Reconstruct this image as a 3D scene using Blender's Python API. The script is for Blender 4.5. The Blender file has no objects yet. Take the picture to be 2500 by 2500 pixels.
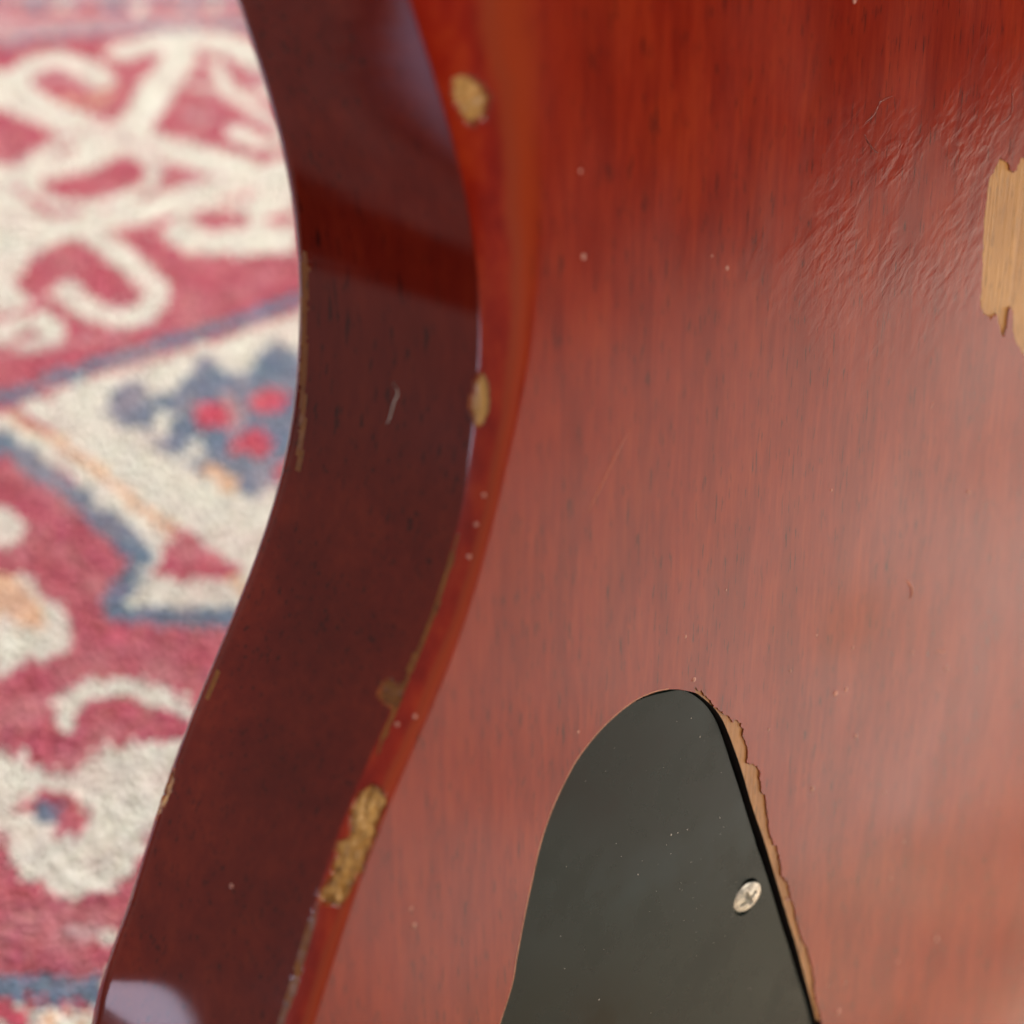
import bpy, bmesh, math, random
import numpy as np
from mathutils import Matrix, Vector

random.seed(4); rng = np.random.default_rng(7)
sc = bpy.context.scene
COL = sc.collection

# ------------------------------------------------------------------ camera
CAM_H = 0.3745; PITCH = math.radians(44)
cam = bpy.data.cameras.new('camera'); camo = bpy.data.objects.new('camera', cam); COL.objects.link(camo)
camo.location = (0, 0, CAM_H); camo.rotation_euler = (math.radians(90)-PITCH, 0, 0)
cam.sensor_width = 36; cam.lens = 18/math.tan(math.radians(16)); cam.clip_start = .01; cam.clip_end = 50
cam.dof.use_dof = True; cam.dof.focus_distance = .246; cam.dof.aperture_fstop = cam.lens/4.5
sc.camera = camo

# ------------------------------------------------------------------ room light
world = bpy.data.worlds.new('World'); sc.world = world; world.use_nodes = True
bg = world.node_tree.nodes['Background']; bg.inputs[0].default_value = (1, .88, .80, 1); bg.inputs[1].default_value = .32
def area(name, loc, target, sx, sy, radiance, col):
    l = bpy.data.lights.new(name, 'AREA'); l.shape = 'RECTANGLE'; l.size = sx; l.size_y = sy
    l.energy = radiance*math.pi*sx*sy; l.color = col       # Cycles: watts = radiance * pi * area
    o = bpy.data.objects.new(name, l); COL.objects.link(o); o.location = loc
    o.rotation_euler = (Vector(target)-Vector(loc)).to_track_quat('-Z', 'Y').to_euler()
    return o
area('ceiling_lamp', (.40, 1.70, 2.1), (.1, .4, 0), 1.0, 1.0, 34, (1, .985, .95))       # over the rug, beyond the guitar
area('reading_lamp', (1.35, -.62, 1.15), (.05, .2, .2), .6, .6, 10.5, (1, .86, .72))     # warm lamp on the back's side
wl = area('window', (-1.506, -.52, .225), (-.045, .117, .18), .42, .46, 5.5, (.80, .77, 1))    # small window on the left
wl.data.shape = 'ELLIPSE'; wl.data.size = .30; wl.data.size_y = .66; wl.rotation_euler.rotate_axis('Z', math.radians(58)); wl.data.energy = 5.6*math.pi*.3*.66*.785
sl = bpy.data.lights.new('rug_fill_spot', 'SPOT'); sl.energy = 125; sl.color = (1, .95, .88); sl.spot_size = math.radians(30); sl.spot_blend = .9; sl.shadow_soft_size = .05
so = bpy.data.objects.new('rug_fill_spot', sl); COL.objects.link(so); so.location = (.60, 1.15, 1.2)       # added spot: its pool of light on the rug brightens the back's reflection
so.rotation_euler = (Vector((.36, .34, 0))-so.location).to_track_quat('-Z', 'Y').to_euler()
vs = sc.view_settings; vs.view_transform = 'Standard'; vs.look = 'None'; vs.exposure = 0; vs.gamma = 1; vs.use_curve_mapping = False
sc.cycles.use_denoising = True; sc.cycles.max_bounces = 3; sc.cycles.diffuse_bounces = 2; sc.cycles.glossy_bounces = 2; sc.cycles.adaptive_threshold = .05

# ------------------------------------------------------------------ helpers
def mat(name): 
    m = bpy.data.materials.new(name); m.use_nodes = True
    return m, m.node_tree, m.node_tree.nodes['Principled BSDF']
def N(t, typ, **k):
    n = t.nodes.new(typ)
    for a, b in k.items():
        if a.startswith('i_'):
            n.inputs[a[2:].replace('_', ' ')].default_value = b
        else: setattr(n, a, b)
    return n
def noise(t, vec, scale, detail=3, rough=.55, dist=0):
    n = N(t, 'ShaderNodeTexNoise'); n.inputs['Scale'].default_value = scale; n.inputs['Detail'].default_value = detail
    n.inputs['Roughness'].default_value = rough; n.inputs['Distortion'].default_value = dist
    t.links.new(vec, n.inputs['Vector']); return n.outputs['Fac']
def mapping(t, vec, scale=(1, 1, 1), rot=(0, 0, 0), loc=(0, 0, 0)):
    n = N(t, 'ShaderNodeMapping'); n.inputs['Scale'].default_value = scale; n.inputs['Rotation'].default_value = rot
    n.inputs['Location'].default_value = loc; t.links.new(vec, n.inputs['Vector']); return n.outputs[0]
def ramp(t, fac, stops):
    n = N(t, 'ShaderNodeValToRGB'); e = n.color_ramp.elements
    while len(e) < len(stops): e.new(.5)
    for el, (p, c) in zip(e, stops): el.position = p; el.color = (*c, 1) if len(c) == 3 else c
    t.links.new(fac, n.inputs[0]); return n.outputs[0]
def vramp(t, fac, a, b, lo=0, hi=1):
    n = N(t, 'ShaderNodeMapRange'); n.interpolation_type = 'SMOOTHSTEP'
    for k, v in zip(('From Min', 'From Max', 'To Min', 'To Max'), (a, b, lo, hi)): n.inputs[k].default_value = v
    t.links.new(fac, n.inputs['Value']); return n.outputs[0]
def mix(t, fac, a, b, blend='MIX'):
    n = N(t, 'ShaderNodeMix', data_type='RGBA', blend_type=blend)
    for s, v in ((n.inputs[0], fac), (n.inputs[6], a), (n.inputs[7], b)):
        if isinstance(v, (int, float)): s.default_value = v
        elif isinstance(v, tuple): s.default_value = (*v, 1)
        else: t.links.new(v, s)
    return n.outputs[2]
def mth(t, op, a, b=0.0):
    n = N(t, 'ShaderNodeMath', operation=op)
    for s, v in ((n.inputs[0], a), (n.inputs[1], b)):
        if isinstance(v, (int, float)): s.default_value = v
        else: t.links.new(v, s)
    return n.outputs[0]
def bump(t, h, dist, strength=1.0, normal=None):
    n = N(t, 'ShaderNodeBump'); n.inputs['Distance'].default_value = dist; n.inputs['Strength'].default_value = strength
    t.links.new(h, n.inputs['Height'])
    if normal is not None: t.links.new(normal, n.inputs['Normal'])
    return n.outputs[0]

# ------------------------------------------------------------------ materials
def lacquer(name, rough, ripple, tint=(1, 1, 1), edge=False):
    m, t, b = mat(name)
    co = N(t, 'ShaderNodeTexCoord').outputs['Object']
    streak = noise(t, mapping(t, co, (900, 85, 500)), 1, 4, .65, .2)
    broad = noise(t, mapping(t, co, (150, 32, 60)), 1, 3, .6)
    pores = noise(t, mapping(t, co, (2100, 230, 1700)), 1, 2, .5)
    clouds = noise(t, mapping(t, co, (75, 40, 90)), 1, 3, .65)
    c = ramp(t, streak, [(.30, (.235, .0145, .0057)), (.50, (.278, .0200, .0070)), (.70, (.325, .029, .0088))])
    c = mix(t, vramp(t, broad, .42, .62), c, mix(t, 1.0, c, (.82, .72, .78), 'MULTIPLY'))
    c = mix(t, vramp(t, clouds, .42, .68), c, mix(t, 1.0, c, (1.10, 1.32, 1.1), 'MULTIPLY'))
    pm = mth(t, 'MULTIPLY', vramp(t, pores, .61, .67), vramp(t, broad, .36, .58, .3, .9))
    c = mix(t, pm, c, (.085, .009, .006))
    if edge:                                                  # finish rubbed thin along the rounded edge
        ev = N(t, 'ShaderNodeAttribute', attribute_name='edge_v').outputs['Fac']
        wob = mth(t, 'ADD', ev, mth(t, 'MULTIPLY', mth(t, 'SUBTRACT', noise(t, co, 160, 3), .5), .22))
        mot = ramp(t, noise(t, mapping(t, co, (300, 130, 300)), 1, 3, .6), [(.34, (.245, .009, .003)), (.5, (.325, .016, .004)), (.70, (.42, .038, .007))])
        c = mix(t, vramp(t, wob, .0, .30), c, (.35, .040, .007))
        c = mix(t, vramp(t, wob, .30, .42), c, (.32, .042, .011))
        c = mix(t, vramp(t, wob, .42, .60), c, mot)
    c = mix(t, 1.0, c, tint, 'MULTIPLY')
    t.links.new(c, b.inputs['Base Color'])
    b.inputs['IOR'].default_value = 1.5
    rn = noise(t, mapping(t, co, (45, 30, 45)), 1, 3)
    t.links.new(vramp(t, rn, .3, .7, rough*.8, rough*1.25), b.inputs['Roughness'])
    h = bump(t, noise(t, mapping(t, co, (1600, 60, 300)), 1, 2), .00002, .36 if ripple else .12)
    if ripple: h = bump(t, noise(t, co, 140, 2), .00012, .12, h)
    if ripple:
        rp = [[75.91,25.45]][0]
        d = N(t, 'ShaderNodeVectorMath', operation='LENGTH')
        t.links.new(mapping(t, co, (1/.046, 1/.030, 0), loc=(-(rp[0]+10)/46, -(rp[1]-5)/30, 0)), d.inputs[0])
        mask = vramp(t, d.outputs['Value'], 1.15, .35)
        mask = mth(t, 'MULTIPLY', mask, vramp(t, noise(t, co, 55, 2), .35, .6))
        w = noise(t, mapping(t, mapping(t, co, rot=(0, 0, -.6)), (330, 560, 300)), 1, 2.5, .5, .35)
        h = bump(t, mth(t, 'MULTIPLY', w, mask), .0004, .23, h)
    t.links.new(h, b.inputs['Normal'])
    return m
M_BACK = lacquer('cherry_lacquer_back', .19, True)
M_EDGE = lacquer('cherry_lacquer_rubbed_edge', .20, False, (1, 1, 1), True)
M_SIDE = lacquer('cherry_lacquer_side', .085, False, (.60, .5, .55))  # darker tint puts the side's lower light into its colour
def bare(name, a, b_, rot=(0, 0, 0)):
    m, t, b = mat(name)
    co = N(t, 'ShaderNodeTexCoord').outputs['Object']
    v = mapping(t, co, (1100, 45, 500), rot)
    s = noise(t, v, 1, 4, .6)
    p = noise(t, mapping(t, co, (2400, 260, 900), rot), 1, 2)
    c = ramp(t, s, [(.3, b_), (.65, a)])
    c = mix(t, vramp(t, p, .58, .68, 0, .75), c, tuple(x*.4 for x in b_))
    c = mix(t, vramp(t, noise(t, co, 90, 3), .35, .7, 0, .6), c, mix(t, 1.0, c, (.8, .74, .66), 'MULTIPLY'))
    t.links.new(c, b.inputs['Base Color']); b.inputs['Roughness'].default_value = .34
    t.links.new(bump(t, s, .0003, .7), b.inputs['Normal'])
    return m
M_BARE = bare('bare_mahogany', (.62, .315, .090), (.46, .215, .056))
M_WORN = bare('worn_mahogany', (.50, .235, .075), (.36, .155, .045))
M_AMBER = bare('amber_worn_finish', (.30, .115, .018), (.20, .06, .01))
M_CHIP = bare('chipped_wood', (.66, .38, .115), (.45, .225, .055))
def plastic():
    m, t, b = mat('black_plastic')
    co = N(t, 'ShaderNodeTexCoord').outputs['Object']
    c = ramp(t, noise(t, co, 40, 4), [(.3, (.001, .009, .0085)), (.7, (.004, .0165, .0155))])
    t.links.new(c, b.inputs['Base Color']); b.inputs['IOR'].default_value = 1.46; b.inputs['Specular IOR Level'].default_value = .20
    t.links.new(vramp(t, noise(t, co, 75, 5, .65), .3, .7, .15, .34), b.inputs['Roughness'])
    t.links.new(bump(t, noise(t, co, 1500, 2), .00001, .25), b.inputs['Normal'])
    return m
M_PLASTIC = plastic()
def simple(name, col, rough, metal=0.0, scale=400, var=.2):
    m, t, b = mat(name)
    co = N(t, 'ShaderNodeTexCoord').outputs['Object']
    c = ramp(t, noise(t, co, scale, 3), [(.3, tuple(x*(1-var) for x in col)), (.7, tuple(min(1, x*(1+var)) for x in col))])
    t.links.new(c, b.inputs['Base Color']); b.inputs['Roughness'].default_value = rough; b.inputs['Metallic'].default_value = metal
    t.links.new(bump(t, noise(t, co, scale*2, 2), .00003, .3), b.inputs['Normal'])
    return m
M_RIM = simple('broken_lacquer_rim', (.30, .075, .018), .25, 0, 700, .35)
M_SCAR = simple('orange_scar', (.42, .075, .02), .3, 0, 700, .25)
M_RUB = simple('rubbed_tan_edge', (.50, .20, .11), .3, 0, 500, .3)
M_CAVITY = simple('near_black_cavity', (.006, .005, .004), .6)  # cavity wall and floor coloured evenly near black
M_NICKEL = simple('nickel', (.70, .68, .60), .38, .85, 1400, .4)
M_SPECK = simple('raised_lacquer_speck', (.55, .25, .19), .10)  # pale colour stands in for the specks' glints
M_DUST = simple('dust', (.55, .50, .45), .5)
M_FLOOR = simple('dark_floor', (.02, .014, .01), .9, 0, 8, .3)
M_FLOOR.node_tree.nodes['Principled BSDF'].inputs['Specular IOR Level'].default_value = .05
def yarn():
    m, t, b = mat('rug_yarn')
    at = N(t, 'ShaderNodeAttribute', attribute_name='yarn').outputs['Color']
    co = N(t, 'ShaderNodeTexCoord').outputs['Object']
    c = mix(t, vramp(t, noise(t, co, 130, 4), .3, .7, 0, .5), at, mix(t, 1.0, at, (.78, .74, .74), 'MULTIPLY'))
    c = mix(t, vramp(t, noise(t, co, 60, 3), .4, .75, 0, .35), c, (.62, .42, .40))
    t.links.new(c, b.inputs['Base Color']); b.inputs['Roughness'].default_value = .9
    b.inputs['Specular IOR Level'].default_value = .1
    return m
M_YARN = yarn()

# ------------------------------------------------------------------ object helpers
def tag(o, label=None, cat=None, kind=None, group=None):
    for k, v in (('label', label), ('category', cat), ('kind', kind), ('group', group)):
        if v: o[k] = v
    return o
def link(name, me, parent=None, mats=(), smooth=True, loc=None):
    o = bpy.data.objects.new(name, me); COL.objects.link(o)
    for m in mats: me.materials.append(m)
    if smooth:
        for p in me.polygons: p.use_smooth = True
    if parent is not None: o.parent = parent
    if loc is not None: o.location = loc
    return o
def mesh(name, V, F):
    me = bpy.data.meshes.new(name); me.from_pydata([tuple(v) for v in V], [], F); me.validate(); me.update(); return me

# ------------------------------------------------------------------ floor and rug
me = mesh('floor', [(-1.05, -3, -.012), (9, -3, -.012), (9, 6, -.012), (-1.05, 6, -.012)], [(0, 1, 2, 3)])
tag(link('floor', me, mats=[M_FLOOR]), kind='structure')

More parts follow.
